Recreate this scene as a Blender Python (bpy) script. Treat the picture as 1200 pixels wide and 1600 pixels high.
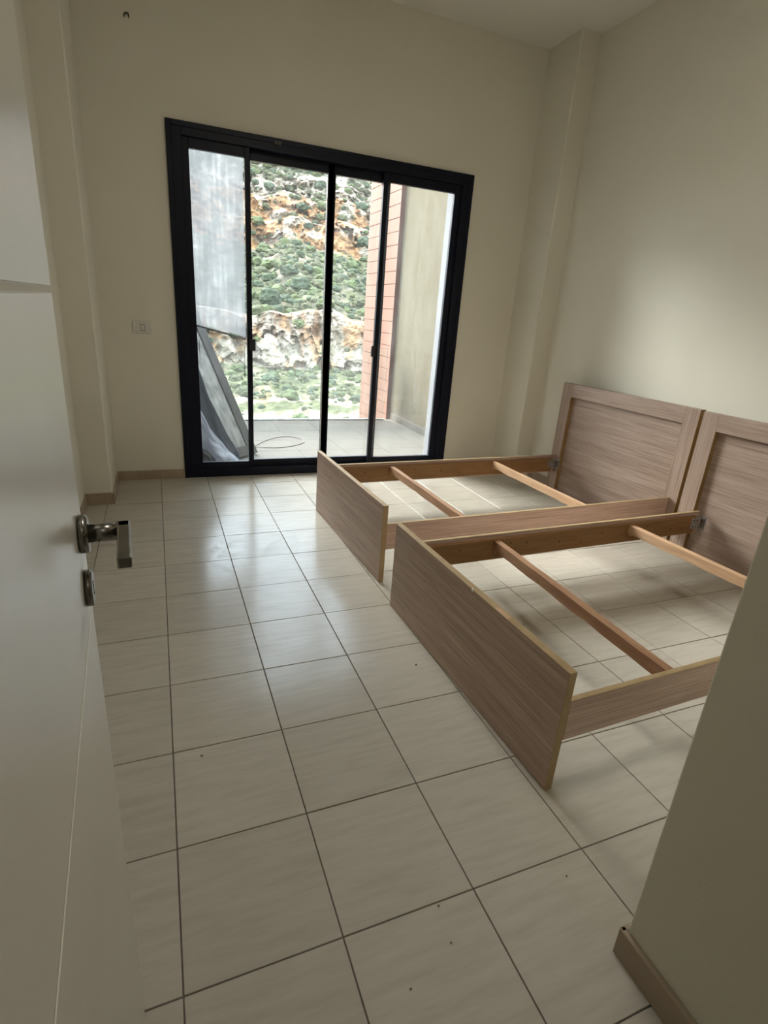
import bpy, bmesh, math, random
from mathutils import Vector, Matrix, noise
random.seed(7)
SC = bpy.context.scene
for o in list(bpy.data.objects): bpy.data.objects.remove(o)
COL = SC.collection

# ------------------------------------------------------------------ camera
YAW, PITCH, ROLL = 0.4034, -0.3502, 0.0744
CAM = Vector((0.0359, -0.7400, 1.2897))
def cam_axes():
    fwd = Vector((math.sin(YAW)*math.cos(PITCH), math.cos(YAW)*math.cos(PITCH), math.sin(PITCH)))
    r = Vector((math.cos(YAW), -math.sin(YAW), 0)); u = r.cross(fwd)
    c, s = math.cos(ROLL), math.sin(ROLL)
    return r*c+u*s, -r*s+u*c, fwd
r_, u_, f_ = cam_axes()
cd = bpy.data.cameras.new('camera'); cam = bpy.data.objects.new('camera', cd); COL.objects.link(cam)
cd.sensor_fit = 'HORIZONTAL'; cd.sensor_width = 36; cd.lens = 36*846.12/1200
cd.clip_start = 0.01; cd.clip_end = 2000
cam.matrix_world = Matrix(((r_.x, u_.x, -f_.x, CAM.x), (r_.y, u_.y, -f_.y, CAM.y), (r_.z, u_.z, -f_.z, CAM.z), (0, 0, 0, 1)))
SC.camera = cam

# ------------------------------------------------------------------ world: an even overcast sky
SKY = 8.6
w = bpy.data.worlds.new('overcast'); SC.world = w; w.use_nodes = True
nt = w.node_tree; nt.nodes.clear()
out = nt.nodes.new('ShaderNodeOutputWorld'); bg = nt.nodes.new('ShaderNodeBackground')
tc = nt.nodes.new('ShaderNodeTexCoord'); sp = nt.nodes.new('ShaderNodeSeparateXYZ'); cr = nt.nodes.new('ShaderNodeValToRGB')
mr = nt.nodes.new('ShaderNodeMapRange'); mr.inputs[1].default_value = -1; mr.inputs[2].default_value = 1
nt.links.new(tc.outputs['Generated'], sp.inputs[0]); nt.links.new(sp.outputs['Z'], mr.inputs[0]); nt.links.new(mr.outputs[0], cr.inputs[0])
e = cr.color_ramp.elements
e[0].position = 0.46; e[0].color = (0.16, 0.155, 0.13, 1)
e[1].position = 0.52; e[1].color = (0.78, 0.87, 0.97, 1)
k = e.new(1.0); k.color = (0.72, 0.87, 1.0, 1)
nt.links.new(cr.outputs[0], bg.inputs[0]); bg.inputs[1].default_value = SKY
nt.links.new(bg.outputs[0], out.inputs[0])

# veiled sun, high beyond the ridge to the left, softened by the cloud
sl = bpy.data.lights.new('veiled_sun', 'SUN'); so = bpy.data.objects.new('veiled_sun', sl); COL.objects.link(so)
sl.energy = 20; sl.angle = math.radians(44); sl.color = (1.0, .97, .92)
so.rotation_euler = Vector((.36, -.76, -.54)).to_track_quat('-Z', 'Y').to_euler()
# added fill light in the unseen hallway behind the camera
hl = bpy.data.lights.new('hall_fill', 'AREA'); ho = bpy.data.objects.new('hall_fill', hl); COL.objects.link(ho)
hl.shape = 'DISK'; hl.size = .5; hl.energy = 5; hl.color = (1, .93, .82); ho.location = (.6, -1.9, 3.1)

SC.view_settings.view_transform = 'Standard'; SC.view_settings.look = 'None'
SC.view_settings.gamma = 1; SC.view_settings.use_curve_mapping = False
SC.view_settings.exposure = 0.52

# ------------------------------------------------------------------ helpers
def new_mat(name):
    m = bpy.data.materials.new(name); m.use_nodes = True
    return m, m.node_tree, m.node_tree.nodes['Principled BSDF']
def N(nt, t, **kw):
    n = nt.nodes.new(t)
    for k, v in kw.items(): setattr(n, k, v)
    return n
def coords(nt, scale=(1, 1, 1), kind='Object'):
    c = N(nt, 'ShaderNodeTexCoord'); mp = N(nt, 'ShaderNodeMapping'); mp.inputs['Scale'].default_value = scale
    nt.links.new(c.outputs[kind], mp.inputs[0]); return mp.outputs[0]
def noise_tex(nt, vec, scale, detail=4, rough=0.55, dist=0.0):
    n = N(nt, 'ShaderNodeTexNoise'); n.inputs['Scale'].default_value = scale; n.inputs['Detail'].default_value = detail
    n.inputs['Roughness'].default_value = rough; n.inputs['Distortion'].default_value = dist
    nt.links.new(vec, n.inputs['Vector']); return n.outputs['Fac']
def ramp(nt, fac, stops):
    c = N(nt, 'ShaderNodeValToRGB'); e = c.color_ramp.elements
    while len(e) < len(stops): e.new(0.5)
    for el, (p, col) in zip(e, stops): el.position = p; el.color = (*col, 1) if len(col) == 3 else col
    nt.links.new(fac, c.inputs[0]); return c.outputs[0]
def bump(nt, b, h, strength, dist=0.01):
    n = N(nt, 'ShaderNodeBump'); n.inputs['Strength'].default_value = strength; n.inputs['Distance'].default_value = dist
    nt.links.new(h, n.inputs['Height']); nt.links.new(n.outputs[0], b.inputs['Normal'])
def simple(name, c1, c2=None, scale=6, rough=0.5, metal=0, bumpk=0, bscale=60, stretch=(1, 1, 1), lo=.35, hi=.65, spec=0.5):
    m, nt, b = new_mat(name); b.inputs['Roughness'].default_value = rough; b.inputs['Metallic'].default_value = metal
    b.inputs['Specular IOR Level'].default_value = spec
    v = coords(nt, stretch)
    if c2 is None: c2 = tuple(x*.9 for x in c1)
    nt.links.new(ramp(nt, noise_tex(nt, v, scale), [(lo, c1), (hi, c2)]), b.inputs['Base Color'])
    if bumpk: bump(nt, b, noise_tex(nt, coords(nt), bscale, 3), bumpk, 0.002)
    return m

M = {}
M['wall'] = simple('wall_paint', (.73, .70, .60), (.70, .67, .57), scale=1.5, rough=.75, bumpk=.25, bscale=180, spec=.2)
M['ceiling'] = simple('ceiling_paint', (.74, .72, .66), (.71, .69, .63), scale=1.2, rough=.8, spec=.2)
M['skirting'] = simple('skirting_tile', (.40, .315, .225), (.35, .275, .195), scale=9, rough=.35)
M['grout'] = simple('floor_grout', (.12, .10, .085), (.17, .145, .12), scale=25, rough=.9)
M['frame'] = simple('black_aluminium', (.0014, .003, .011), (.0018, .0035, .013), scale=3, rough=.42, spec=.25)
M['clip'] = simple('dull_grey_clip', (.07, .07, .07), rough=.6)
M['latch'] = simple('latch_plastic', (.015, .015, .017), rough=.4)
M['door'] = simple('door_lacquer', (.66, .64, .56), (.60, .58, .50), scale=3, rough=.30, bumpk=.05, bscale=30)
b_ = M['door'].node_tree.nodes['Principled BSDF']; b_.inputs['Coat Weight'].default_value = .8; b_.inputs['Coat Roughness'].default_value = .34; b_.inputs['Coat IOR'].default_value = 1.7
M['groove'] = simple('door_groove', (.56, .54, .46), rough=.6)
M['nickel'] = simple('brushed_nickel', (.25, .235, .215), (.19, .18, .165), scale=30, rough=.25, metal=1)
M['steel'] = simple('zinc_steel', (.62, .63, .64), (.42, .43, .44), scale=60, rough=.38, metal=1)
M['mdf'] = simple('raw_mdf_edge', (.42, .30, .155), (.35, .245, .125), scale=14, rough=.65)
M['edge_ochre'] = simple('ochre_board_edge', (.33, .205, .08), (.26, .155, .055), scale=12, rough=.65)
M['ply'] = simple('raw_plywood', (.30, .155, .055), (.23, .115, .04), scale=5, rough=.6, stretch=(1, 8, 8))
M['slat_dark'] = simple('reddish_slat_wood', (.36, .20, .105), (.25, .125, .06), scale=7, rough=.6, stretch=(6, .6, 6))
M['slat_pale'] = simple('pale_slat_wood', (.56, .36, .21), (.46, .28, .16), scale=7, rough=.6, stretch=(6, .6, 6))
M['hole'] = simple('dark_hole', (.02, .014, .01), rough=.9)
M['white'] = simple('white_plastic', (.66, .64, .58), rough=.4)
M['chip'] = simple('chipped_white', (.8, .78, .72), rough=.7)
M['stucco'] = simple('sand_stucco', (.092, .077, .052), (.078, .066, .042), scale=16, rough=.95, bumpk=.7, bscale=55, spec=.1)
M['reveal'] = simple('reveal_paint', (.10, .10, .103), (.094, .094, .097), scale=5, rough=.85)
M['clad'] = simple('terracotta_board', (.128, .057, .034), (.112, .049, .029), scale=4, rough=.7, spec=.2)
M['clad_edge'] = simple('terracotta_edge', (.085, .036, .025), rough=.8)
M['concrete'] = simple('slab_concrete', (.3, .29, .27), rough=.9)
M['baltile'] = simple('balcony_tile', (.092, .082, .069), (.081, .072, .060), scale=5, rough=.65, spec=.06)
M['oldframe'] = simple('weathered_metal', (.032, .030, .027), (.065, .060, .052), scale=20, rough=.6, stretch=(1, 1, .3))
M['dirtysheet'] = simple('dirty_pale_board', (.30, .29, .26), (.08, .077, .068), scale=16, rough=.55, lo=.3, hi=.75, stretch=(1, 1, .5))
M['tarp'] = simple('grey_tarpaulin', (.085, .095, .115), (.06, .07, .085), scale=8, rough=.5)
M['cloth'] = simple('pale_cloth', (.60, .61, .65), (.50, .51, .55), scale=6, rough=.9)
M['cloth_brown'] = simple('taupe_cloth', (.13, .12, .11), (.10, .092, .085), scale=6, rough=.9)
M['cable'] = simple('brown_cable', (.10, .055, .05), rough=.6)
M['paint_hall'] = simple('hall_paint', (.5, .48, .42), rough=.8)

def veneer(name, axis, tone=1.0):
    m, nt, b = new_mat(name); b.inputs['Roughness'].default_value = .42; b.inputs['Specular IOR Level'].default_value = .4
    s = [95, 95, 95]; s[axis] = 1.3
    fine = noise_tex(nt, coords(nt, tuple(s)), 2.2, 5, .62, .6)
    s2 = [9, 9, 9]; s2[axis] = .5
    broad = noise_tex(nt, coords(nt, tuple(s2)), 2.5, 3, .5)
    mx = N(nt, 'ShaderNodeMath', operation='MULTIPLY_ADD'); mx.inputs[1].default_value = .7
    ml = N(nt, 'ShaderNodeMath', operation='MULTIPLY'); ml.inputs[1].default_value = .3
    nt.links.new(broad, ml.inputs[0]); nt.links.new(fine, mx.inputs[0]); nt.links.new(ml.outputs[0], mx.inputs[2])
    t = tone
    nt.links.new(ramp(nt, mx.outputs[0], [(.34, (.21*t, .142*t, .108*t)), (.5, (.33*t, .238*t, .187*t)), (.66, (.46*t, .355*t, .292*t))]), b.inputs['Base Color'])
    return m
M['veneer_x_lit'] = veneer('ash_veneer_x_lit', 0, 1.5); M['veneer_y'] = veneer('ash_veneer_y', 1, 1.0); M['veneer_z'] = veneer('ash_veneer_z', 2)  # side-rail veneer (x grain) lightened in colour to replace missing light
M['veneer_foot_lit'] = veneer('ash_veneer_foot_lit', 1, 1.3)  # footboard copy of the veneer, brighter colour stands in for light it lacks

def tile_mat():
    m, nt, b = new_mat('beige_floor_tile')
    g = N(nt, 'ShaderNodeNewGeometry')
    def pos(scale):
        mp = N(nt, 'ShaderNodeMapping'); mp.inputs['Scale'].default_value = scale
        nt.links.new(g.outputs['Position'], mp.inputs[0]); return mp.outputs[0]
    streak = noise_tex(nt, pos((2.2, 16, 1)), 2.4, 5, .6, 0)
    c = ramp(nt, streak, [(.28, (.415, .380, .318)), (.5, (.462, .424, .357)), (.72, (.495, .457, .388))])
    oi = N(nt, 'ShaderNodeObjectInfo'); v = N(nt, 'ShaderNodeMapRange'); v.inputs[3].default_value = .94; v.inputs[4].default_value = 1.04
    nt.links.new(oi.outputs['Random'], v.inputs[0])
    mul = N(nt, 'ShaderNodeVectorMath', operation='SCALE'); nt.links.new(c, mul.inputs[0]); nt.links.new(v.outputs[0], mul.inputs['Scale'])
    nt.links.new(mul.outputs[0], b.inputs['Base Color'])
    scuff = noise_tex(nt, pos((1, 1, 1)), 13, 5, .6, .9)
    rr = ramp(nt, scuff, [(.42, (.165, .165, .165)), (.52, (.19, .19, .19)), (.62, (.25, .25, .25))])
    nt.links.new(rr, b.inputs['Roughness']); b.inputs['Specular IOR Level'].default_value = .17
    bump(nt, b, noise_tex(nt, pos((1, 1, 1)), 5, 2), .05, .004)
    return m
M['tile'] = tile_mat()

def glass_mat(name, tint=(.93, .96, .95), dirt_haze=0.0, dcol=(.7, .72, .72)):
    m = bpy.data.materials.new(name); m.use_nodes = True; nt = m.node_tree; nt.nodes.clear()
    o = N(nt, 'ShaderNodeOutputMaterial'); t = N(nt, 'ShaderNodeBsdfTransparent'); g = N(nt, 'ShaderNodeBsdfGlossy')
    t.inputs[0].default_value = (*tint, 1); g.inputs['Roughness'].default_value = .02
    fr = N(nt, 'ShaderNodeFresnel'); fr.inputs['IOR'].default_value = 1.45
    mx = N(nt, 'ShaderNodeMixShader'); nt.links.new(fr.outputs[0], mx.inputs[0]); nt.links.new(t.outputs[0], mx.inputs[1]); nt.links.new(g.outputs[0], mx.inputs[2])
    last = mx.outputs[0]
    if dirt_haze:
        d = N(nt, 'ShaderNodeBsdfTranslucent'); d.inputs[0].default_value = (*dcol, 1)
        n = noise_tex(nt, coords(nt, (6, 6, 1.2)), 3, 5, .6)
        f = N(nt, 'ShaderNodeMapRange'); f.inputs[1].default_value = .35; f.inputs[2].default_value = .75; f.inputs[3].default_value = dirt_haze*.4; f.inputs[4].default_value = dirt_haze*1.8
        nt.links.new(n, f.inputs[0])
        m2 = N(nt, 'ShaderNodeMixShader'); nt.links.new(f.outputs[0], m2.inputs[0]); nt.links.new(last, m2.inputs[1]); nt.links.new(d.outputs[0], m2.inputs[2]); last = m2.outputs[0]
    nt.links.new(last, o.inputs[0]); return m
M['glass'] = glass_mat('window_glass', (.95, .97, .97), .012)  # translucent dirt layer, strengthened to paint haze over the outdoor view
M['balglass'] = glass_mat('balustrade_glass', (.93, .96, .95), .012)
def sheet_mat():
    m = bpy.data.materials.new('streaky_translucent_sheet'); m.use_nodes = True; nt = m.node_tree; nt.nodes.clear()
    o = N(nt, 'ShaderNodeOutputMaterial'); t = N(nt, 'ShaderNodeBsdfTransparent'); d = N(nt, 'ShaderNodeBsdfTranslucent'); df = N(nt, 'ShaderNodeBsdfDiffuse')
    streak = noise_tex(nt, coords(nt, (16, .01, .7)), 1.8, 3, .6, .3)
    cl = noise_tex(nt, coords(nt, (3, .01, 3)), 2.0, 3, .6)
    mm = N(nt, 'ShaderNodeMath', operation='MULTIPLY_ADD'); mm.inputs[1].default_value = .5
    ml = N(nt, 'ShaderNodeMath', operation='MULTIPLY'); ml.inputs[1].default_value = .5
    nt.links.new(cl, ml.inputs[0]); nt.links.new(streak, mm.inputs[0]); nt.links.new(ml.outputs[0], mm.inputs[2])
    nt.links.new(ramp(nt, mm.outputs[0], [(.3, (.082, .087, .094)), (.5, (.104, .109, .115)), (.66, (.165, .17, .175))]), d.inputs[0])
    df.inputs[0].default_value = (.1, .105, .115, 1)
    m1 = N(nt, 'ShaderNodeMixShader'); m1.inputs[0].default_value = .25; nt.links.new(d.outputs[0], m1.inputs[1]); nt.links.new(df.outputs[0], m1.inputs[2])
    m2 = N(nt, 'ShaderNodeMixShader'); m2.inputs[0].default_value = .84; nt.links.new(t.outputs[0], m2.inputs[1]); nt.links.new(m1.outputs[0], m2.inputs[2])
    nt.links.new(m2.outputs[0], o.inputs[0]); return m
M['sheet'] = sheet_mat()

def box(bm, lo, hi, bevel=0.0, mi=0, seg=1):
    lo, hi = Vector(lo), Vector(hi)
    t = bmesh.new(); bmesh.ops.create_cube(t, size=1)
    for v in t.verts: v.co = Vector([(lo[i]+hi[i])/2 + v.co[i]*(hi[i]-lo[i]) for i in range(3)])
    if bevel: bmesh.ops.bevel(t, geom=list(t.edges), offset=bevel, segments=seg, affect='EDGES', profile=.5)
    for f in t.faces: f.material_index = mi
    me = bpy.data.meshes.new('t'); t.to_mesh(me); t.free(); bm.from_mesh(me); bpy.data.meshes.remove(me)
def cyl(bm, p0, p1, r, seg=24, r2=None, mi=0, bevel=0):
    p0, p1 = Vector(p0), Vector(p1); ax = p1-p0
    t = bmesh.new(); bmesh.ops.create_cone(t, cap_ends=True, segments=seg, radius1=r, radius2=r if r2 is None else r2, depth=ax.length)
    if bevel: bmesh.ops.bevel(t, geom=[e for e in t.edges if len(e.link_faces) == 2 and e.calc_face_angle(0) > .8], offset=bevel, segments=2, affect='EDGES')
    q = Vector((0, 0, 1)).rotation_difference(ax.normalized()); mt = Matrix.Translation((p0+p1)/2) @ q.to_matrix().to_4x4()
    bmesh.ops.transform(t, matrix=mt, verts=t.verts)
    for f in t.faces: f.material_index = mi; f.smooth = len(f.verts) == 4
    me = bpy.data.meshes.new('t'); t.to_mesh(me); t.free(); bm.from_mesh(me); bpy.data.meshes.remove(me)
def obj(name, bm, mats, parent=None, label=None, cat=None, group=None, kind=None):
    me = bpy.data.meshes.new(name)
    bm.to_mesh(me); bm.free()
    for m in (mats if isinstance(mats, (list, tuple)) else [mats]): me.materials.append(M[m] if isinstance(m, str) else m)
    return obj_me(name, me, parent, label, cat, group, kind)
def obj_me(name, me, parent=None, label=None, cat=None, group=None, kind=None):
    o = bpy.data.objects.new(name, me); COL.objects.link(o)
    if parent: o.parent = parent
    tag(o, label, cat, group, kind); return o
def tag(o, label=None, cat=None, group=None, kind=None):
    if label: o['label'] = label
    if cat: o['category'] = cat
    if group: o['group'] = group
    if kind: o['kind'] = kind
def boxes(name, lst, mats, parent=None, bevel=0.0, **kw):
    bm = bmesh.new()
    for a in lst: box(bm, a[0], a[1], bevel, a[2] if len(a) > 2 else 0)
    return obj(name, bm, mats, parent, **kw)
def empty(name, loc, rz=0, label=None, cat=None, group=None, kind=None):
    o = bpy.data.objects.new(name, None); COL.objects.link(o); o.location = loc; o.rotation_euler = (0, 0, rz); o.empty_display_size = .1
    tag(o, label, cat, group, kind); return o
def face_mats(o, rule):
    for f in o.data.polygons: f.material_index = rule(f.normal, f.center)

# ------------------------------------------------------------------ room shell
XL, XR, YW, H = -0.456, 3.09, 3.523, 3.24
T = .22
WX0, WX1, WZ1 = .176, 2.395, 2.335
SK = .0675
boxes('wall_back', [((XL-.2, YW, -.3), (WX0, YW+T, H+.3)), ((WX1, YW, -.3), (XR+.2, YW+T, H+.3)), ((WX0, YW, WZ1), (WX1, YW+T, H+.3)), ((WX0, YW, -.3), (WX1, YW+T, -.03))], 'wall', kind='structure')
boxes('wall_left', [((XL-.2, -2.8, -.2), (XL, YW, H+.2))], 'wall', kind='structure')
boxes('wall_right', [((XR, -.9, -.2), (XR+.2, YW, H+.2))], 'wall', kind='structure')
boxes('ceiling', [((XL, -2.8, H), (XR, YW, H+.2))], 'ceiling', kind='structure')
# corner pillars
def pillar(name, lo, hi):
    boxes(name, [(lo, hi)], 'wall', bevel=.006, kind='structure')
pillar('trim_1', (XL-.05, 2.998, -.02), (-.296, YW+.05, H+.02))
pillar('trim_2', (2.925, 3.15, -.02), (XR+.05, YW+.05, H+.02))
# partition at the right and doorway wall behind the camera
boxes('wall_partition', [((.898, -1.0, -.1), (XR, -.232, H+.02))], 'wall', bevel=.004, kind='structure')
boxes('wall_front', [((XL, -.96, -.1), (-.045, -.80, H)), ((.80, -.96, -.1), (.898, -.80, H)), ((-.045, -.96, 2.12), (.80, -.80, H))], 'wall', kind='structure')
boxes('wall_hall', [((1.9, -2.8, -.1), (2.0, -1.0, H)), ((XL, -2.9, -.1), (2.0, -2.8, H))], 'paint_hall', kind='structure')
# door lining on the hinge side and latch side
boxes('door_1', [((-.075, -.97, 0), (-.045, -.79, 2.12)), ((.80, -.97, 0), (.815, -.79, 2.12)), ((-.045, -.97, 2.10), (.80, -.79, 2.12))], 'door', kind='structure')

# added fill lamp on the ceiling, out of view, to brighten the room
cl = empty('fill_lamp', (1.15, .45, H), 0, 'added round fill lamp mounted flush on the ceiling, out of view', 'lamp')
bm = bmesh.new(); cyl(bm, (0, 0, -.03), (0, 0, 0), .25, 48, bevel=.004); obj('base_ring', bm, 'white', cl)
ll = bpy.data.lights.new('fill_glow', 'AREA'); lo_ = bpy.data.objects.new('fill_glow', ll); COL.objects.link(lo_)
ll.shape = 'DISK'; ll.size = .46; ll.energy = 12; ll.color = (1, .95, .86); lo_.parent = cl; lo_.location = (0, 0, -.04)

# skirting tiles: one object per wall run, one piece per tile
def skirting(name, p0, p1, nrm, h=SK, first=.33, t=.011, shift=0.0):
    root = empty(name, (0, 0, 0), kind='structure'); p0, p1, nrm = Vector(p0), Vector(p1), Vector(nrm)
    d = (p1-p0); L = d.length; d.normalize(); a = 0; stops = []
    b = first
    while a < L-1e-4:
        b = min(b, L); s, e_ = p0+d*(a+.001), p0+d*(b-.001)
        c1 = s; c2 = e_+nrm*t
        lo = [min(c1[i], c2[i]) for i in range(2)]+[.0]; hi = [max(c1[i], c2[i]) for i in range(2)]+[h]
        boxes('skirting_tile', [(lo, hi)], 'skirting', root, bevel=.0015)
        a = b; b = a+.33
    return root
skirting('baseboard_back', (-.296, YW, 0), (WX0, YW, 0), (0, -1, 0), first=.305)
skirting('baseboard_pillar', (XL, 2.998, 0), (-.296, 2.998, 0), (0, -1, 0), h=.078, first=.2)
skirting('baseboard_pillar_side', (-.296, 2.987, 0), (-.296, YW-.011, 0), (1, 0, 0), h=.072, first=.33)
skirting('baseboard_left', (XL, -.8, 0), (XL, 2.987, 0), (1, 0, 0))
skirting('baseboard_right', (XR, -.232, 0), (XR, 3.15, 0), (-1, 0, 0))
skirting('baseboard_partition', (.898, -.80, 0), (.898, -.2215, 0), (-1, 0, 0), h=.076, t=.013, first=.60)
skirting('baseboard_partition_end', (.886, -.232, 0), (XR, -.232, 0), (0, 1, 0), h=.076)
skirting('baseboard_window_side', (WX1, YW, 0), (2.925, YW, 0), (0, -1, 0))

# ------------------------------------------------------------------ tiled floor
floor = boxes('floor', [((XL, -2.8, -.12), (XR, YW+.02, -.0035))], 'grout', kind='structure')
U = .33; G = .0016
tile_cache = {}
def tile(x0, x1, y0, y1, parent, mat, z=0.0, th=.008, name='tile', g=G):
    key = (round(x1-x0, 4), round(y1-y0, 4), mat)
    if key not in tile_cache:
        bm = bmesh.new(); sx, sy = (x1-x0)/2-g, (y1-y0)/2-g
        box(bm, (-sx, -sy, -th), (sx, sy, 0), .0011)
        me = bpy.data.meshes.new(name); bm.to_mesh(me); bm.free(); me.materials.append(M[mat]); tile_cache[key] = me
    o = obj_me(name, tile_cache[key], parent)
    o.location = ((x0+x1)/2, (y0+y1)/2, z)
    o.rotation_euler = (random.gauss(0, .0009), random.gauss(0, .0009), 0)
    return o
ix0, ix1 = -2, 10
for j in range(-3, 11):
    for i in range(ix0, ix1):
        x0, x1 = max(i*U, XL), min((i+1)*U, XR); y0, y1 = max(j*U, -.80), min((j+1)*U, YW)
        if x1-x0 < .02 or y1-y0 < .02: continue
        if y1 <= -.2: x1 = min(x1, .9)
        if x1-x0 < .02: continue
        if x1 <= .9 or y1 > -.2: tile(x0, x1, y0, y1, floor, 'tile', z=random.uniform(-.0004, .0004))
boxes('floor_hall', [((XL, -2.8, -.0035), (1.9, -.80, 0))], 'tile', kind='structure')

# ------------------------------------------------------------------ sliding balcony window
win = empty('window_1', (0, YW, 0), kind='structure')
FY0, FY1 = -.014, .11      # relative to YW
def fb(name, x0, x1, z0, z1, y0, y1, parent=win, mat='frame', bev=.003):
    return boxes(name, [((x0, y0, z0), (x1, y1, z1))], mat, parent, bevel=bev)
def hole_frame(name, x0, x1, z0, z1, l, r, b, t, y0, y1, parent=win, mat='frame'):
    return boxes(name, [((x0, y0, z0), (x0+l, y1, z1)), ((x1-r, y0, z0), (x1, y1, z1)), ((x0+l, y0, z0), (x1-r, y1, z0+b)), ((x0+l, y0, z1-t), (x1-r, y1, z1))], mat, parent, bevel=.002)
hole_frame('outer_frame', WX0, WX1, 0, WZ1, .088, .088, .060, .075, FY0, FY1)
fb('casing_trim', WX0-.003, WX0+.03, 0, WZ1+.003, FY0-.006, FY0+.004)
fb('casing_trim', WX1-.03, WX1+.003, 0, WZ1+.003, FY0-.006, FY0+.004)
fb('casing_trim', WX0+.03, WX1-.03, WZ1-.03, WZ1+.003, FY0-.006, FY0+.004)
fb('track', WX0+.088, WX1-.088, .060, .066, .028, .034); fb('track', WX0+.088, WX1-.088, .060, .066, .078, .084)
def sash(x0, x1, l, r, y0, y1, b=.055, t=.062):
    s = hole_frame('sash', x0, x1, .058, WZ1-.073, l, r, b, t, y0, y1)
    pane = boxes('pane', [((x0+l-.006, (y0+y1)/2-.003, .058+b-.006), (x1-r+.006, (y0+y1)/2+.003, WZ1-.073-t+.006))], 'glass', s)
    return s
s1 = sash(.262, .694, .046, .034, .004, .038)
s2 = sash(.670, 1.300, .034, .050, .052, .086)
s3 = sash(1.255, 1.735, .055, .036, .052, .086)
s4 = sash(1.662, 2.309, .036, .056, .004, .038)
def latch(s, x0, x1, z0, z1, y0=-.004):
    l = boxes('latch', [((x0, y0, z0), (x1, y0+.02, z1))], 'latch', s, bevel=.002); return l
latch(s1, .672, .718, .962, 1.046); latch(s4, 1.640, 1.672, .955, 1.04)
# thin bright aluminium lip along the middle meeting stile
boxes('glazing_bead', [((1.246, .046, .113), (1.253, .054, WZ1-.136))], 'steel', s3, bevel=.001)
for a in (.855, .879): boxes('clip_plate', [((a, FY0-.010, 2.299), (a+.020, FY0-.004, 2.322))], 'clip', win, bevel=.001)
# exterior reveal
boxes('window_reveal', [((WX1-.09, .11, -.04), (WX1-.001, T+.001, WZ1)), ((WX0+.001, .11, -.04), (WX0+.085, T+.001, WZ1))], 'reveal', win)
boxes('sill', [((WX0, .11, -.045), (WX1, T+.02, .012))], 'reveal', win, bevel=.003)

# ------------------------------------------------------------------ wall fittings
sw = empty('switch_plate', (-.052, YW, 1.086), 0, 'small cream switch plate on the wall left of the black window', 'switch')
boxes('plate', [((-.058, -.009, -.040), (.058, .0, .040))], 'white', sw, bevel=.003)
boxes('module_frame', [((-.036, -.0105, -.024), (.036, -.008, .024))], 'white', sw, bevel=.001)
boxes('rocker_gap', [((-.007, -.0112, -.0225), (.021, -.0100, .0225))], 'oldframe', sw)
boxes('rocker', [((-.005, -.014, -.020), (.019, -.010, .020))], 'white', sw, bevel=.0025)
ws = empty('wire_stub', (0.0, YW, 2.816), 0, 'short twisted wire stub poking out high on the window wall', 'wire')
def tube_curve(name, pts, r, mat, parent=None, cyclic=False, **kw):
    cu = bpy.data.curves.new(name, 'CURVE'); cu.dimensions = '3D'; cu.bevel_depth = r; cu.bevel_resolution = 2
    s = cu.splines.new('NURBS'); s.points.add(len(pts)-1); s.order_u = 4; s.use_endpoint_u = True
    for p, q in zip(s.points, pts): p.co = (*q, 1)
    o = bpy.data.objects.new('t', cu); dg = bpy.context.evaluated_depsgraph_get(); COL.objects.link(o)
    bpy.context.view_layer.update(); me = bpy.data.meshes.new_from_object(o.evaluated_get(bpy.context.evaluated_depsgraph_get()))
    bpy.data.objects.remove(o); me.name = name; me.materials.clear(); me.materials.append(M[mat])
    for f in me.polygons: f.use_smooth = True
    return obj_me(name, me, parent, **kw)
tube_curve('wire', [(0, .01, 0), (-.004, -.02, .006), (-.012, -.035, -.006), (-.016, -.04, -.03)], .003, 'hole', ws)
tube_curve('wire', [(0, .01, 0), (.004, -.02, .008), (.012, -.03, -.002), (.010, -.035, -.028)], .003, 'hole', ws)
bm = bmesh.new(); cyl(bm, (0, .002, 0), (0, -.003, 0), .012); obj('knockout', bm, 'groove', ws)

# ------------------------------------------------------------------ door leaf (open, hinged beside the camera)
DE = Vector((-.071, .017, 0)); ang = math.atan2(.049, .9988)
dr = empty('door_leaf', DE, ang, 'off-white flush door standing open at the left edge, with lever handle', 'door')
# local axes: x = out of the face, y = towards free edge (free edge at y=0), leaf extends to y=-0.80
def leaf():
    bm = bmesh.new(); gz = [.887, 1.289]; cuts = [.006]+[g for q in gz for g in (q-.003, q+.003)]+[2.08]
    for a, b in zip(cuts[0::2], cuts[1::2]): box(bm, (-.04, -.80, a), (0, 0, b), .0012)
    for q in gz: box(bm, (-.038, -.7995, q-.0045), (-.0009, -.0005, q+.0045))
    return bm
obj('leaf', leaf(), 'door', dr)
for q in (.887, 1.289): boxes('groove', [((-.0012, -.80, q-.0029), (-.0007, 0, q+.0029))], 'groove', dr)
S = -.055
hz = 1.010
bm = bmesh.new(); cyl(bm, (0, S, hz), (.011, S, hz), .024, 40, bevel=.0012); rose = obj('rose', bm, 'nickel', dr)
bm = bmesh.new(); cyl(bm, (.010, S, hz), (.042, S, hz), .0115, 24); box(bm, (.036, S-.008, hz-.010), (.058, S+.010, hz+.010), .002)
box(bm, (.043, S-.105, hz-.004), (.058, S+.010, hz+.010), .002, seg=2)
obj('lever', bm, 'nickel', dr)
bm = bmesh.new(); cyl(bm, (0, S-.002, hz-.073), (.009, S-.002, hz-.073), .0235, 40, bevel=.001); esc = obj('keyhole_rose', bm, 'nickel', dr)
boxes('keyhole', [((.0088, S-.0045, hz-.082), (.0094, S+.0005, hz-.064))], 'hole', esc)
for z in (.25, 1.05, 1.85):
    bm = bmesh.new(); cyl(bm, (.004, -.803, z-.045), (.004, -.803, z+.045), .007, 16); obj('hinge', bm, 'nickel', dr)
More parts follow.
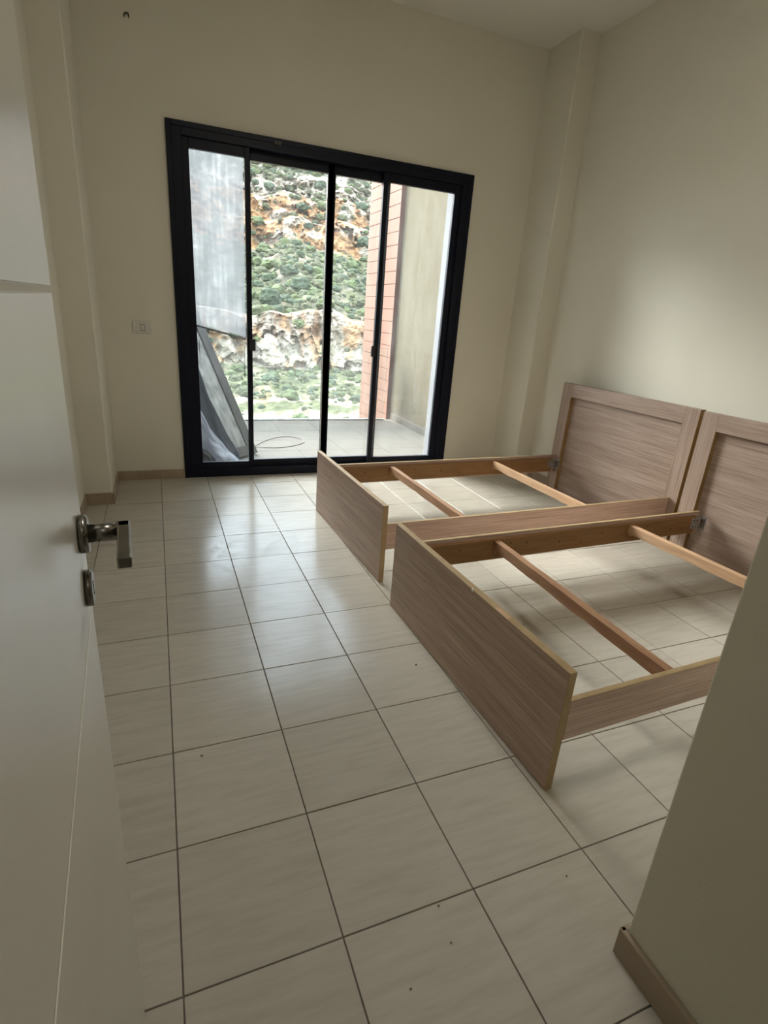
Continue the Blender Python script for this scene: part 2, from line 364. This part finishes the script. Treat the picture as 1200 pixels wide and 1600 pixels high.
dr.rotation_euler = (0, 0, ang)

# ------------------------------------------------------------------ bed frames
def bed(o, th, WB, label, hb0, hb1, tone_slat, slats, group):
    root = empty('bed_frame', (*o, 0), th, label, 'bed frame', group)
    FT = .027; FH = .415
    f = boxes('footboard', [((0, 0, 0.001), (FT, WB, FH))], ['veneer_foot_lit', 'mdf'], root, bevel=.0012)
    face_mats(f, lambda n, c: 0 if abs(n.x) > .9 else 1)
    L = 2.0
    z0, z1 = .180, .318
    for side in (0, 1):
        y0, y1 = (0.0, .018) if side == 0 else (WB-.018, WB)
        r = boxes('side_rail', [((FT, y0, z0), (L-.004, y1, z1))], ['veneer_x_lit', 'mdf'], root, bevel=.001)
        face_mats(r, lambda n, c: 1 if n.z > .5 or abs(n.x) > .5 else 0)
        iy0, iy1 = (.018, .038) if side == 0 else (WB-.038, WB-.018)
        ib = boxes('inner_rail', [((FT+.001, iy0, z0+.012), (L-.05, iy1, z1-.020))], 'ply', root, bevel=.002)
        yy = iy1 if side == 0 else iy0; sg = 1 if side == 0 else -1
        for sx, sz in [(.14, .235), (.33, .262), (.62, .27), (.72, .262), (.93, .245), (1.08, .225), (1.22, .262), (1.55, .27), (1.75, .235)]:
            bm = bmesh.new(); cyl(bm, (sx, yy-.001*sg, sz), (sx, yy+.0008*sg, sz), .004, 8); obj('screw_hole', bm, 'hole', ib)
        # metal corner bracket
        br = boxes('corner_bracket', [((L-.085, yy-.001, .222), (L-.030, yy+.0035, .288)) if side == 0 else ((L-.085, yy-.0035, .222), (L-.030, yy+.001, .288)),
                                      ((L-.030, min(yy, yy+.03*sg), .215), (L-.0005, max(yy, yy+.03*sg), .225)), ((L-.030, min(yy, yy+.03*sg), .284), (L-.0005, max(yy, yy+.03*sg), .292)),
                                      ((L-.005, min(yy-.004*sg, yy+.032*sg), .212), (L-.0003, max(yy-.004*sg, yy+.032*sg), .295))], 'steel', root, bevel=.001)
        for bx, bz in [(L-.07, .235), (L-.07, .272), (L-.045, .235), (L-.045, .272)]:
            bm = bmesh.new(); cyl(bm, (bx, yy, bz), (bx, yy+.0055*sg, bz), .004, 8); obj('screw', bm, 'hole', br)
    # cross slats
    for (xa, xb, w_, mt, top) in slats:
        bm = bmesh.new()
        n = 14; hh = .046
        ya, yb = WB-.039, .039
        rings = []
        for k in range(n+1):
            t = k/n; x = xa+(xb-xa)*t; y = ya+(yb-ya)*t
            wob = .0035*noise.noise(Vector((xa*9, k*.7, 1))); wob2 = .004*noise.noise(Vector((xa*9, k*.9, 5)))
            lo = top-hh+wob2+(.004 if (tone_slat and k in (5, 9)) else 0)
            rings.append([bm.verts.new(p) for p in ((x-w_/2, y, lo), (x+w_/2, y, lo), (x+w_/2+wob, y, top), (x-w_/2+wob, y, top))])
        for a, b in zip(rings, rings[1:]):
            for q in range(4): bm.faces.new((a[q], a[(q+1) % 4], b[(q+1) % 4], b[q]))
        bm.faces.new(rings[0]); bm.faces.new(rings[-1][::-1])
        bmesh.ops.recalc_face_normals(bm, faces=bm.faces)
        obj('slat', bm, mt, root)
        boxes('slat_cleat', [((xa-.012, WB-.048, top-hh-.014), (xa+.012, WB-.038, top-hh-.0008))], 'slat_pale', root, bevel=.001)
    # headboard
    h0, h1 = hb0, hb1; st, tr = .102, .098; HZ = .886; th_ = .046
    hb = boxes('headboard', [((L, h0, .012), (L+th_, h0+st, HZ)), ((L, h1-st, .012), (L+th_, h1, HZ)), ((L, h0+st, HZ-tr), (L+th_, h1-st, HZ)), ((L, h0+st, .012), (L+th_, h1-st, .045))], ['veneer_y', 'veneer_z', 'edge_ochre'], root, bevel=.0012)
    def rule(n, c):
        if abs(n.x) < .9: return 2 if abs(n.y) > .5 else 0
        return 1 if (c.y < h0+st or c.y > h1-st) else 0
    face_mats(hb, rule)
    # the outer top edges carry veneer as the face does
    boxes('headboard_panel', [((L+.030, h0+st-.006, .03), (L+th_-.002, h1-st+.006, HZ-tr+.006))], 'veneer_y', hb)
    return root
bA = bed((1.006, 1.540), math.radians(1.9), 1.095, 'bed frame nearest the window, pale wood slats and veneer headboard', -.055, 1.137, 0,
         [(.530, .505, .030, 'slat_dark', .296), (1.385, 1.360, .028, 'slat_pale', .296)], 'two matching slatted bed frames')
bB = bed((1.011, .186), math.radians(1.75), 1.127, 'bed frame nearest the camera, its large footboard chipped on the top edge', .0, 1.256, 1,
         [(.535, .472, .034, 'slat_dark', .292), (1.428, 1.428, .036, 'slat_pale', .290)], 'two matching slatted bed frames')
boxes('chip', [((-.001, .487, .407), (.004, .499, .4165))], 'chip', bB, bevel=.001)
boxes('chip', [((-.0006, .29, .4125), (.02, .36, .4158))], 'slat_pale', bB, bevel=.001)
for b_ in (bA, bB): del b_['group']

# grit on the floor
bm = bmesh.new()
for x, y, r in [(.08, .62, .004), (.56, -.01, .0035), (.43, -.14, .003), (.235, -.19, .003), (.33, .35, .0025), (.9, -.05, .003), (.55, -.09, .0028), (.9, .85, .004)]:
    t = bmesh.new(); bmesh.ops.create_icosphere(t, subdivisions=1, radius=r*.7)
    for v in t.verts: v.co = Vector((v.co.x*1.6+x, v.co.y+y, max(v.co.z, -.6*r)+r*.8))
    me = bpy.data.meshes.new('t'); t.to_mesh(me); t.free(); bm.from_mesh(me); bpy.data.meshes.remove(me)
obj('grit', bm, 'grout', None, 'dark specks of grit scattered on the beige floor tiles', 'grit', kind='stuff')

# ------------------------------------------------------------------ balcony
BX0, BX1, BY0, BY1, BZ = .02, 2.925, YW+T, 6.0, -.045
bf = boxes('floor_balcony', [((BX0-.2, BY0, -.35), (BX1+.2, BY1, BZ-.004))], 'concrete', kind='structure')
BT = .45
for i in range(0, 8):
    for j in range(0, 7):
        x0, x1 = max(BX0, -.07+i*BT), min(BX1, -.07+(i+1)*BT); y0, y1 = max(BY0, 3.55+j*BT), min(BY1, 3.55+(j+1)*BT)
        if x1-x0 < .03 or y1-y0 < .03: continue
        tile(x0, x1, y0, y1, bf, 'baltile', z=BZ, g=.002)
boxes('wall_balcony_right', [((BX1, BY0, -.35), (BX1+.25, 6.075, 3.5))], 'stucco', kind='structure')
boxes('wall_balcony_left', [((BX0-.2, BY0, -.35), (BX0, BY1, 1.3))], 'stucco', kind='structure')
boxes('wall_facade', [((WX1-.002, YW+T, -.35), (BX1+.25, YW+T+.012, 3.5)), ((XL-.2, YW+T, -.35), (WX0+.002, YW+T+.012, 3.5)), ((WX0+.002, YW+T, WZ1), (WX1-.002, YW+T+.012, 3.5))], 'stucco', kind='structure')
root = empty('baseboard_balcony', (0, 0, 0), kind='structure')
yy = BY0+.012
for e_ in (4.25, 4.72, 5.19, 5.62, 6.0):
    boxes('skirting_tile', [((BX1-.012, yy+.001, BZ), (BX1, e_-.001, BZ+.085))], 'baltile', root, bevel=.002); yy = e_
# terracotta clad fin wall
fin = empty('cladding_wall', (2.872, 6.085, -.9), 0, 'terracotta clad fin wall at the far right end of the balcony', 'wall cladding')
boxes('core', [((.022, .004, 0), (.30, 1.075, 5.2))], 'clad_edge', fin)
z = 0.0
P_ = .150
for k in range(34):
    dx = random.uniform(-.0015, .0015)
    bm = bmesh.new(); prof = [(0.000+dx, z+.002), (-.002+dx, z+.006), (dx, z+P_-.002), (.022, z+P_-.002), (.022, z+.002)]
    for (ya, yb) in ((-.004, .56), (.563, 1.08)) if k % 2 == 0 else ((-.004, .38), (.383, 1.08)):
        A = [bm.verts.new((x, ya, zz)) for x, zz in prof]; B = [bm.verts.new((x, yb, zz)) for x, zz in prof]
        n = len(prof)
        for q in range(n): bm.faces.new((A[q], A[(q+1) % n], B[(q+1) % n], B[q]))
        bm.faces.new(A[::-1]); bm.faces.new(B)
    bmesh.ops.recalc_face_normals(bm, faces=bm.faces)
    obj('board', bm, 'clad', fin)
    z += P_
boxes('corner_trim', [((-.006, -.012, 0), (.056, -.004, 5.2))], 'clad_edge', fin, bevel=.001)
# glass balustrade
gb = empty('glass_balustrade', (0, BY1-.03, BZ), 0, 'frameless clear glass balustrade along the far balcony edge', 'balustrade')
boxes('pane', [((BX0+.01, -.006, .01), (1.335, .006, .92))], 'balglass', gb, bevel=.001)
boxes('pane', [((1.345, -.006, .01), (BX1-.14, .006, .92))], 'balglass', gb, bevel=.001)
boxes('base_channel', [((BX0+.005, -.02, .0), (BX1-.135, .02, .016))], 'steel', gb, bevel=.001)
# cable
tube_curve('cable', [(.70, 4.30, BZ+.004), (.80, 4.52, BZ+.004), (1.02, 4.90, BZ+.004), (1.25, 5.08, BZ+.004), (1.42, 4.98, BZ+.004), (1.44, 4.75, BZ+.004), (1.25, 4.60, BZ+.004), (1.05, 4.52, BZ+.004), (.86, 4.60, BZ+.010), (.72, 4.66, BZ+.004)], .0035, 'cable', None,
           label='thin brown cable lying in a loop on the balcony tiles', cat='cable')
# hanging translucent sheet in front of the left pane
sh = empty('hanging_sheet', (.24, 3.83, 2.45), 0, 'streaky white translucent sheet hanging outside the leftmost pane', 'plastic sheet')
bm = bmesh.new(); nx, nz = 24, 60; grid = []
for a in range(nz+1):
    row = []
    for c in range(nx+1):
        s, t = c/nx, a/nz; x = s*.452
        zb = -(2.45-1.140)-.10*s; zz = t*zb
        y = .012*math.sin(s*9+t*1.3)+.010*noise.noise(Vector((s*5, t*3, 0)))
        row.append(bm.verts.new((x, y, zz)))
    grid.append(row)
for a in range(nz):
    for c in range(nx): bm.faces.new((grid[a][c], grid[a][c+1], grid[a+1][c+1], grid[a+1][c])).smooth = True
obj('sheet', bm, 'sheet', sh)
bm = bmesh.new()
pA, pB = Vector((.0, .0, 1.140-2.45-.012)), Vector((.452, .0, 1.140-2.45-.115))
cyl(bm, pA, pB, .008, 12); obj('hem_rod', bm, 'reveal', sh)
bm = bmesh.new(); cyl(bm, (.44, .004, -1.4), (.44, .006, -1.72), .0022, 8); obj('pull_cord', bm, 'oldframe', sh)
bm = bmesh.new(); cyl(bm, (.10, .004, -1.34), (.10, .004, -1.62), .0016, 8); obj('pull_cord', bm, 'oldframe', sh)
for bx in (.03, .42): boxes('bracket', [((bx-.012, -.0755, -.02), (bx+.012, -.010, .004))], 'reveal', sh, bevel=.002)
boxes('hanging_bar', [((-.03, -.012, -.012), (.48, .012, .012))], 'reveal', sh, bevel=.003)
# leaning framed board
P0 = Vector((.835, 4.36, BZ)); wdir = Vector((-.74, -.67, 0)).normalized(); hdir = Vector((-.67, .74, 0)).normalized()
lean = math.atan2(.66, 1.2); ldir = (hdir*math.sin(lean)+Vector((0, 0, 1))*math.cos(lean)).normalized(); ndir = wdir.cross(ldir).normalized()
if ndir.y > 0: ndir = -ndir
lp = bpy.data.objects.new('leaning_board', None); COL.objects.link(lp); tag(lp, 'dirty framed board leaning to the left outside the leftmost pane', 'board')
mt = Matrix((( wdir.x, ndir.x, ldir.x, P0.x), (wdir.y, ndir.y, ldir.y, P0.y), (wdir.z, ndir.z, ldir.z, P0.z), (0, 0, 0, 1)))
lp.matrix_world = mt
LW, LH, fr = .62, 1.62, .095
for nm, a, b in [('stile', (0, 0, 0), (fr, .035, LH)), ('stile', (LW-fr, 0, 0), (LW, .035, LH)), ('rail', (fr, 0, 0.0), (LW-fr, .035, fr)), ('rail', (fr, 0, LH-fr), (LW-fr, .035, LH))]:
    boxes(nm, [(a, b)], 'oldframe', lp, bevel=.003)
boxes('edge_trim', [((-.004, .028, 0), (-.0005, .036, LH))], 'dirtysheet', lp, bevel=.001)
boxes('infill', [((fr-.004, .010, fr-.004), (LW-fr+.004, .020, LH-fr+.004))], 'dirtysheet', lp)
# tarpaulin and cloths draped at its foot
def drape(name, mat, pts_top, pts_bot, label, cat, amp=.02, seed=0, nx=30, nz=30, rim=.0):
    bm = bmesh.new(); g = []
    def along(P, s):
        s *= (len(P)-1); i = min(int(s), len(P)-2); return Vector(P[i]).lerp(Vector(P[i+1]), s-i)
    for a in range(nz+1):
        r = []
        for c in range(nx+1):
            s, t = c/nx, a/nz
            p = along(pts_top, s).lerp(along(pts_bot, s), t)
            k = Vector((s*4+seed, t*2.5, seed))
            d = amp*(noise.noise(k*1.3)+.5*noise.noise(k*3))+amp*.7*math.sin(s*17+seed+2*noise.noise(k))*(.3+t)
            p += Vector((0, -1, 0))*d
            p.z = max(p.z+amp*.5*noise.noise(k*2), BZ+.004)
            r.append(bm.verts.new(p))
        g.append(r)
    for a in range(nz):
        for c in range(nx): bm.faces.new((g[a][c], g[a][c+1], g[a+1][c+1], g[a+1][c])).smooth = True
    bmesh.ops.solidify(bm, geom=list(bm.faces), thickness=.003)
    return obj(name, bm, mat, None, label, cat)
drape('tarpaulin', 'tarp', [(.12, 4.12, .95), (.335, 4.12, .80), (.42, 4.12, .52), (.56, 4.10, .20), (.66, 4.08, .03)], [(.08, 4.04, -.04), (.25, 4.03, -.04), (.38, 4.02, -.04), (.50, 4.01, -.04), (.64, 4.0, -.04)],
      'dark grey tarpaulin draped between the leaning board and white cloth', 'tarpaulin', .015, 3)
drape('dust_sheet', 'cloth', [(.10, 3.96, .66), (.31, 3.95, .50), (.40, 3.94, .30), (.54, 3.93, .10), (.655, 3.92, .0)], [(.12, 3.86, .10), (.28, 3.86, .06), (.42, 3.86, -.035), (.52, 3.85, -.04), (.60, 3.84, -.04)],
      'crumpled pale grey cloth heaped outside at the foot of leftmost pane', 'cloth', .028, 11)
drape('sackcloth', 'cloth_brown', [(.12, 3.90, .24), (.29, 3.895, .15), (.36, 3.89, .12), (.45, 3.88, .03), (.50, 3.87, -.03)], [(.12, 3.80, -.04), (.26, 3.80, -.04), (.33, 3.80, -.04), (.42, 3.80, -.04), (.50, 3.80, -.04)],
      'taupe cloth lying lowest, in front of the pale grey one outside', 'cloth', .02, 23)

# ------------------------------------------------------------------ quarried hillside across the valley
AZ0, AZ1 = -26.0, 52.0
NU, NV = 560, 400
prof = [(0.0, 24, -24, 0), (.06, 34, -12.6, 0), (.20, 48, -7.9, 0), (.29, 60, -5.9, 0), (.30, 61.5, -5.5, 1), (.44, 65, -.6, 1), (.45, 66, -.3, 0), (.62, 96, 4.9, 0),
        (.66, 104, 5.5, .4), (.67, 105, 5.8, 1), (.72, 107.5, 7.4, 1), (.735, 111, 7.7, .5), (.745, 111.6, 7.9, 1), (.79, 113.5, 9.3, 1), (.80, 117, 9.5, .3), (.81, 118, 9.7, .9), (.85, 121, 10.9, .9), (.86, 123, 11.1, 0), (.94, 142, 14, 0), (1, 200, 20, 0)]
def P(v):
    for a, b in zip(prof, prof[1:]):
        if v <= b[0]:
            t = (v-a[0])/(b[0]-a[0]); return a[1]+(b[1]-a[1])*t, a[2]+(b[2]-a[2])*t, a[3]+(b[3]-a[3])*t
    return prof[-1][1:]
def sm(a, b, x):
    t = min(1, max(0, (x-a)/(b-a))); return t*t*(3-2*t)
def lerp3(a, b, t): return tuple(a[i]+(b[i]-a[i])*t for i in range(3))
WHITE, GREYR, ORANGE, RUST, SOIL = (.68, .57, .45), (.44, .365, .27), (.70, .40, .20), (.60, .28, .135), (.42, .335, .225)
GRASS, GREEN, OLIVE = (.195, .195, .095), (.10, .115, .062), (.165, .158, .10)
GA = .33
verts, cols, faces = [], [], []
for iv in range(NV+1):
    v = iv/NV
    for iu in range(NU+1):
        az = AZ0+(AZ1-AZ0)*iu/NU
        n0 = noise.noise(Vector((az*.09, 3.1, 0))); n1 = noise.noise(Vector((az*.35, v*7, 1.7)))
        vv = v
        D, el, rk = P(vv)
        # the cliff tops wander
        el += (.9*n0+.75*n1+.5*math.cos((az-15)*.45))*sm(.30, .44, v)*(1-.4*sm(.6, 1, v))
        if .60 < v < .90: el += .45*noise.noise(Vector((az*.22, 9.3, 4)))
        el += -.035*(az-12)*sm(.5, .62, v)*(1-sm(.9, 1, v))*.6
        a = math.radians(az); q = Vector((D*math.sin(a)*.12, D*math.cos(a)*.12, D*math.tan(math.radians(el))*.12))
        f1 = noise.fractal(q*1.6, .9, 2.0, 4); f2 = noise.noise(q*9)
        blk = noise.cell(Vector((q.x*4+.5*f1, q.z*3+.8*f2, q.y))) if rk > .3 else 0
        dD = rk*(1.6*f1+1.3*(blk-.5)+.5*f2+.75*noise.noise(Vector((q.x*13, q.y*13, q.z*1.8)))+.25*noise.noise(q*30))
        z = CAM.z + D*math.tan(math.radians(el)) + (1-rk)*(.75*f1+.22*f2)*(D/90)
        if v < .22: z += .35*max(0, noise.noise(q*14))*(D/45)
        Dd = D+dD
        verts.append((CAM.x+Dd*math.sin(a), CAM.y+Dd*math.cos(a), z))
        c1 = noise.noise(q*3.1+Vector((7, 1, 2))); c2 = noise.noise(q*11); c3 = noise.noise(Vector((az*.55, v*9, 8.8))); c4 = noise.noise(q*26)
        if v < .22:
            col = lerp3(WHITE, SOIL, sm(-.45, .1, c2)); col = lerp3(col, GRASS, sm(-.05, .25, c1+.45*(v-.10)/.1-.20+.3*c2)); col = lerp3(col, ORANGE, .35*sm(.2, .5, c3))
        elif v < .295:
            col = lerp3(GRASS, SOIL, sm(.1, .5, c1+c2*.4)); col = lerp3(col, GREEN, sm(.05, .35, c3)); col = lerp3(col, WHITE, .7*sm(.38, .55, c2+.3*c4))
        elif v < .447:
            col = lerp3(WHITE, GREYR, sm(-.1, .45, c1+.5*c2)); col = lerp3(col, ORANGE, .8*sm(.0, .4, c3+.3*c2)); col = lerp3(col, RUST, .5*sm(.25, .5, noise.noise(Vector((az*1.5, v*3, 2)))))
            col = lerp3(col, SOIL, .4*sm(.1, .4, c4))
        elif v < .65:
            col = lerp3(OLIVE, GRASS, sm(-.2, .3, c1)); col = lerp3(col, SOIL, .9*sm(.12, .42, c3+.3*c2)); col = lerp3(col, GREEN, sm(.1, .4, c2)*.6)
            col = lerp3(col, WHITE, sm(.28, .42, noise.noise(q*6+Vector((3, 3, 3))))*(.8 if .53 < v < .60 else .25))
        elif v < .80:
            col = lerp3(ORANGE, WHITE, sm(-.05, .35, c1+.4*c2+.018*(az-12))); col = lerp3(col, RUST, .75*sm(.0, .4, c3-.02*(az-10))); col = lerp3(col, GRASS, .8*sm(.25, .45, noise.noise(q*5))*(1-.6*rk)); 
        elif v < .86:
            col = lerp3(WHITE, GREYR, sm(-.1, .4, c2)); col = lerp3(col, OLIVE, sm(.1, .35, c1+.3*c3))
        else:
            col = lerp3(OLIVE, GREEN, sm(-.2, .3, c1)); col = lerp3(col, WHITE, sm(.12, .34, c2+.4*c4)*.8)
        cols.append((col[0]*GA, col[1]*GA, col[2]*GA, 1))
for iv in range(NV):
    for iu in range(NU):
        a = iv*(NU+1)+iu; faces.append((a, a+1, a+NU+2, a+NU+1))
me = bpy.data.meshes.new('hillside'); me.from_pydata(verts, [], faces)
ca = me.color_attributes.new('rock_tone', 'FLOAT_COLOR', 'POINT'); ca.data.foreach_set('color', [x for c in cols for x in c])
m, nt_, b = new_mat('hillside_ground'); b.inputs['Roughness'].default_value = .95; b.inputs['Specular IOR Level'].default_value = .1
at = N(nt_, 'ShaderNodeAttribute'); at.attribute_name = 'rock_tone'
gn = noise_tex(nt_, coords(nt_, (1, 1, .6)), 1.3, 6, .78)
bump(nt_, b, noise_tex(nt_, coords(nt_, (1, 1, .45)), .8, 5, .75), .8, .5)
mp = N(nt_, 'ShaderNodeMapRange'); mp.inputs[1].default_value = .3; mp.inputs[2].default_value = .7; mp.inputs[3].default_value = .55; mp.inputs[4].default_value = 1.45
nt_.links.new(gn, mp.inputs[0]); vm = N(nt_, 'ShaderNodeVectorMath', operation='SCALE')
nt_.links.new(at.outputs['Color'], vm.inputs[0]); nt_.links.new(mp.outputs[0], vm.inputs['Scale']); nt_.links.new(vm.outputs[0], b.inputs['Base Color'])
me.materials.append(m); 
hill = obj_me('hillside', me, None, 'quarried rocky hillside with orange cliffs and green scrub across the valley', 'hillside', kind='structure')

def shrub_mesh(seed, sub=3):
    bm = bmesh.new(); bmesh.ops.create_icosphere(bm, subdivisions=sub, radius=1)
    for v in bm.verts:
        n = v.co.copy(); d = .30*noise.noise(n*1.7+Vector((seed, 0, 0)))+.26*noise.noise(n*4.5+Vector((0, seed, 0)))+.16*noise.noise(n*9)
        v.co = n*(1+d); v.co.z = v.co.z*.72+.35
    me = bpy.data.meshes.new('shrub'); bm.to_mesh(me); bm.free(); return me
def leaf_mat(name, c1, c2):
    m, nt, b = new_mat(name); b.inputs['Roughness'].default_value = .9; b.inputs['Specular IOR Level'].default_value = .1
    g = N(nt, 'ShaderNodeNewGeometry'); n = N(nt, 'ShaderNodeTexNoise'); n.inputs['Scale'].default_value = 1.5; n.inputs['Detail'].default_value = 5; nt.links.new(g.outputs['Position'], n.inputs['Vector'])
    nt.links.new(ramp(nt, n.outputs['Fac'], [(.35, tuple(x*1.15 for x in c1)), (.65, tuple(x*1.25 for x in c2))]), b.inputs['Base Color']); return m
LM = [leaf_mat('dark_scrub', (.020, .028, .017), (.036, .044, .026)), leaf_mat('olive_scrub', (.031, .034, .018), (.052, .052, .028)), leaf_mat('fresh_scrub', (.033, .042, .019), (.056, .063, .029))]
SM = []
for s in range(6):
    me = shrub_mesh(s*3.7+1); me.materials.append(LM[s % 3]); SM.append(me)
def ground_at(iu, iv): return Vector(verts[iv*(NU+1)+iu])
def density(v, az):
    if v < .17: return .05
    if v < .295: return .30
    if v < .45: return .015
    if v < .64: return 1.0 if noise.noise(Vector((az*.3, v*9, 3))) > -.25 else .35
    if v < .80: return .10
    if v < .86: return .25
    return .95
cand = []
for k in range(24000):
    iu, iv = random.randrange(NU), random.randrange(int(NV*.1), NV-10)
    if random.random() < density(iv/NV, AZ0+(AZ1-AZ0)*iu/NU): cand.append((iu, iv))
def shrub_size(v): return min(1.25, .33*math.exp(random.gauss(.25, .5)))*(1.0 if v > .4 else .6)
vis = [c for c in cand if 2.0 < AZ0+(AZ1-AZ0)*c[0]/NU < 24.5 and c[1]/NV < .93]
rest = [c for c in cand if c not in set(vis)]
sized = sorted(((shrub_size(c[1]/NV), c) for c in vis), key=lambda t: -t[0]/ (40+ t[1][1]*.2))
NI = 120
ZONES = [(.295, 'low green shrub on the flat field at the foot of the pale cliff', 'shrubs on the field below the cliff'),
         (.455, 'green shrub clinging to the face of the pale cliff', 'shrubs on the cliff face'),
         (.65, 'round green shrub on the slope between the pale cliff and the orange terraces', 'shrubs on the slope above the cliff'),
         (.80, 'dark shrub standing among the orange rock terraces', 'shrubs on the orange terraces'),
         (9, 'dark green shrub on the uppermost slope above the orange terraces', 'shrubs on the uppermost slope')]
big, chosen, left = [], [], []
for s, c in sized:
    p = ground_at(*c)
    if len(chosen) < NI and all((p-b).length > 2.1*(s+sb) for b, sb in big): chosen.append((s, c)); big.append((p, s))
    else: left.append((s, c))
for s, (iu, iv) in chosen:
    zn = next(z_ for z_ in ZONES if iv/NV < z_[0])
    o = obj_me('shrub', random.choice(SM), None, zn[1], 'shrub', zn[2])
    o.location = ground_at(iu, iv)-Vector((0, 0, .15*s)); o.scale = (s, s, s*random.uniform(.8, 1.15)); o.rotation_euler = (0, 0, random.uniform(0, 6.28))
small = shrub_mesh(5.5, 2); sv = [v.co.copy() for v in small.vertices]; sf = [tuple(p.vertices) for p in small.polygons]
V, F, MI = [], [], []
for s, (iu, iv) in left+[(shrub_size(.5), c) for c in rest[::2]]:
    p = ground_at(iu, iv)
    if any(abs(p.x-b.x) < 1.2*(s+sb) and (p-b).length < 1.2*(s+sb) for b, sb in big): continue
    base = len(V); rz = random.uniform(0, 6.28); c, n = math.cos(rz)*s, math.sin(rz)*s; mi = random.randrange(3)
    V += [(p.x+q.x*c-q.y*n, p.y+q.x*n+q.y*c, p.z-.15*s+q.z*s) for q in sv]; F += [tuple(base+i for i in f) for f in sf]; MI += [mi]*len(sf)
me = bpy.data.meshes.new('scrub'); me.from_pydata(V, [], F)
for m in LM: me.materials.append(m)
me.polygons.foreach_set('material_index', MI)
obj_me('scrub', me, None, 'low green scrub covering the slopes between the cliffs', 'scrub', kind='stuff')
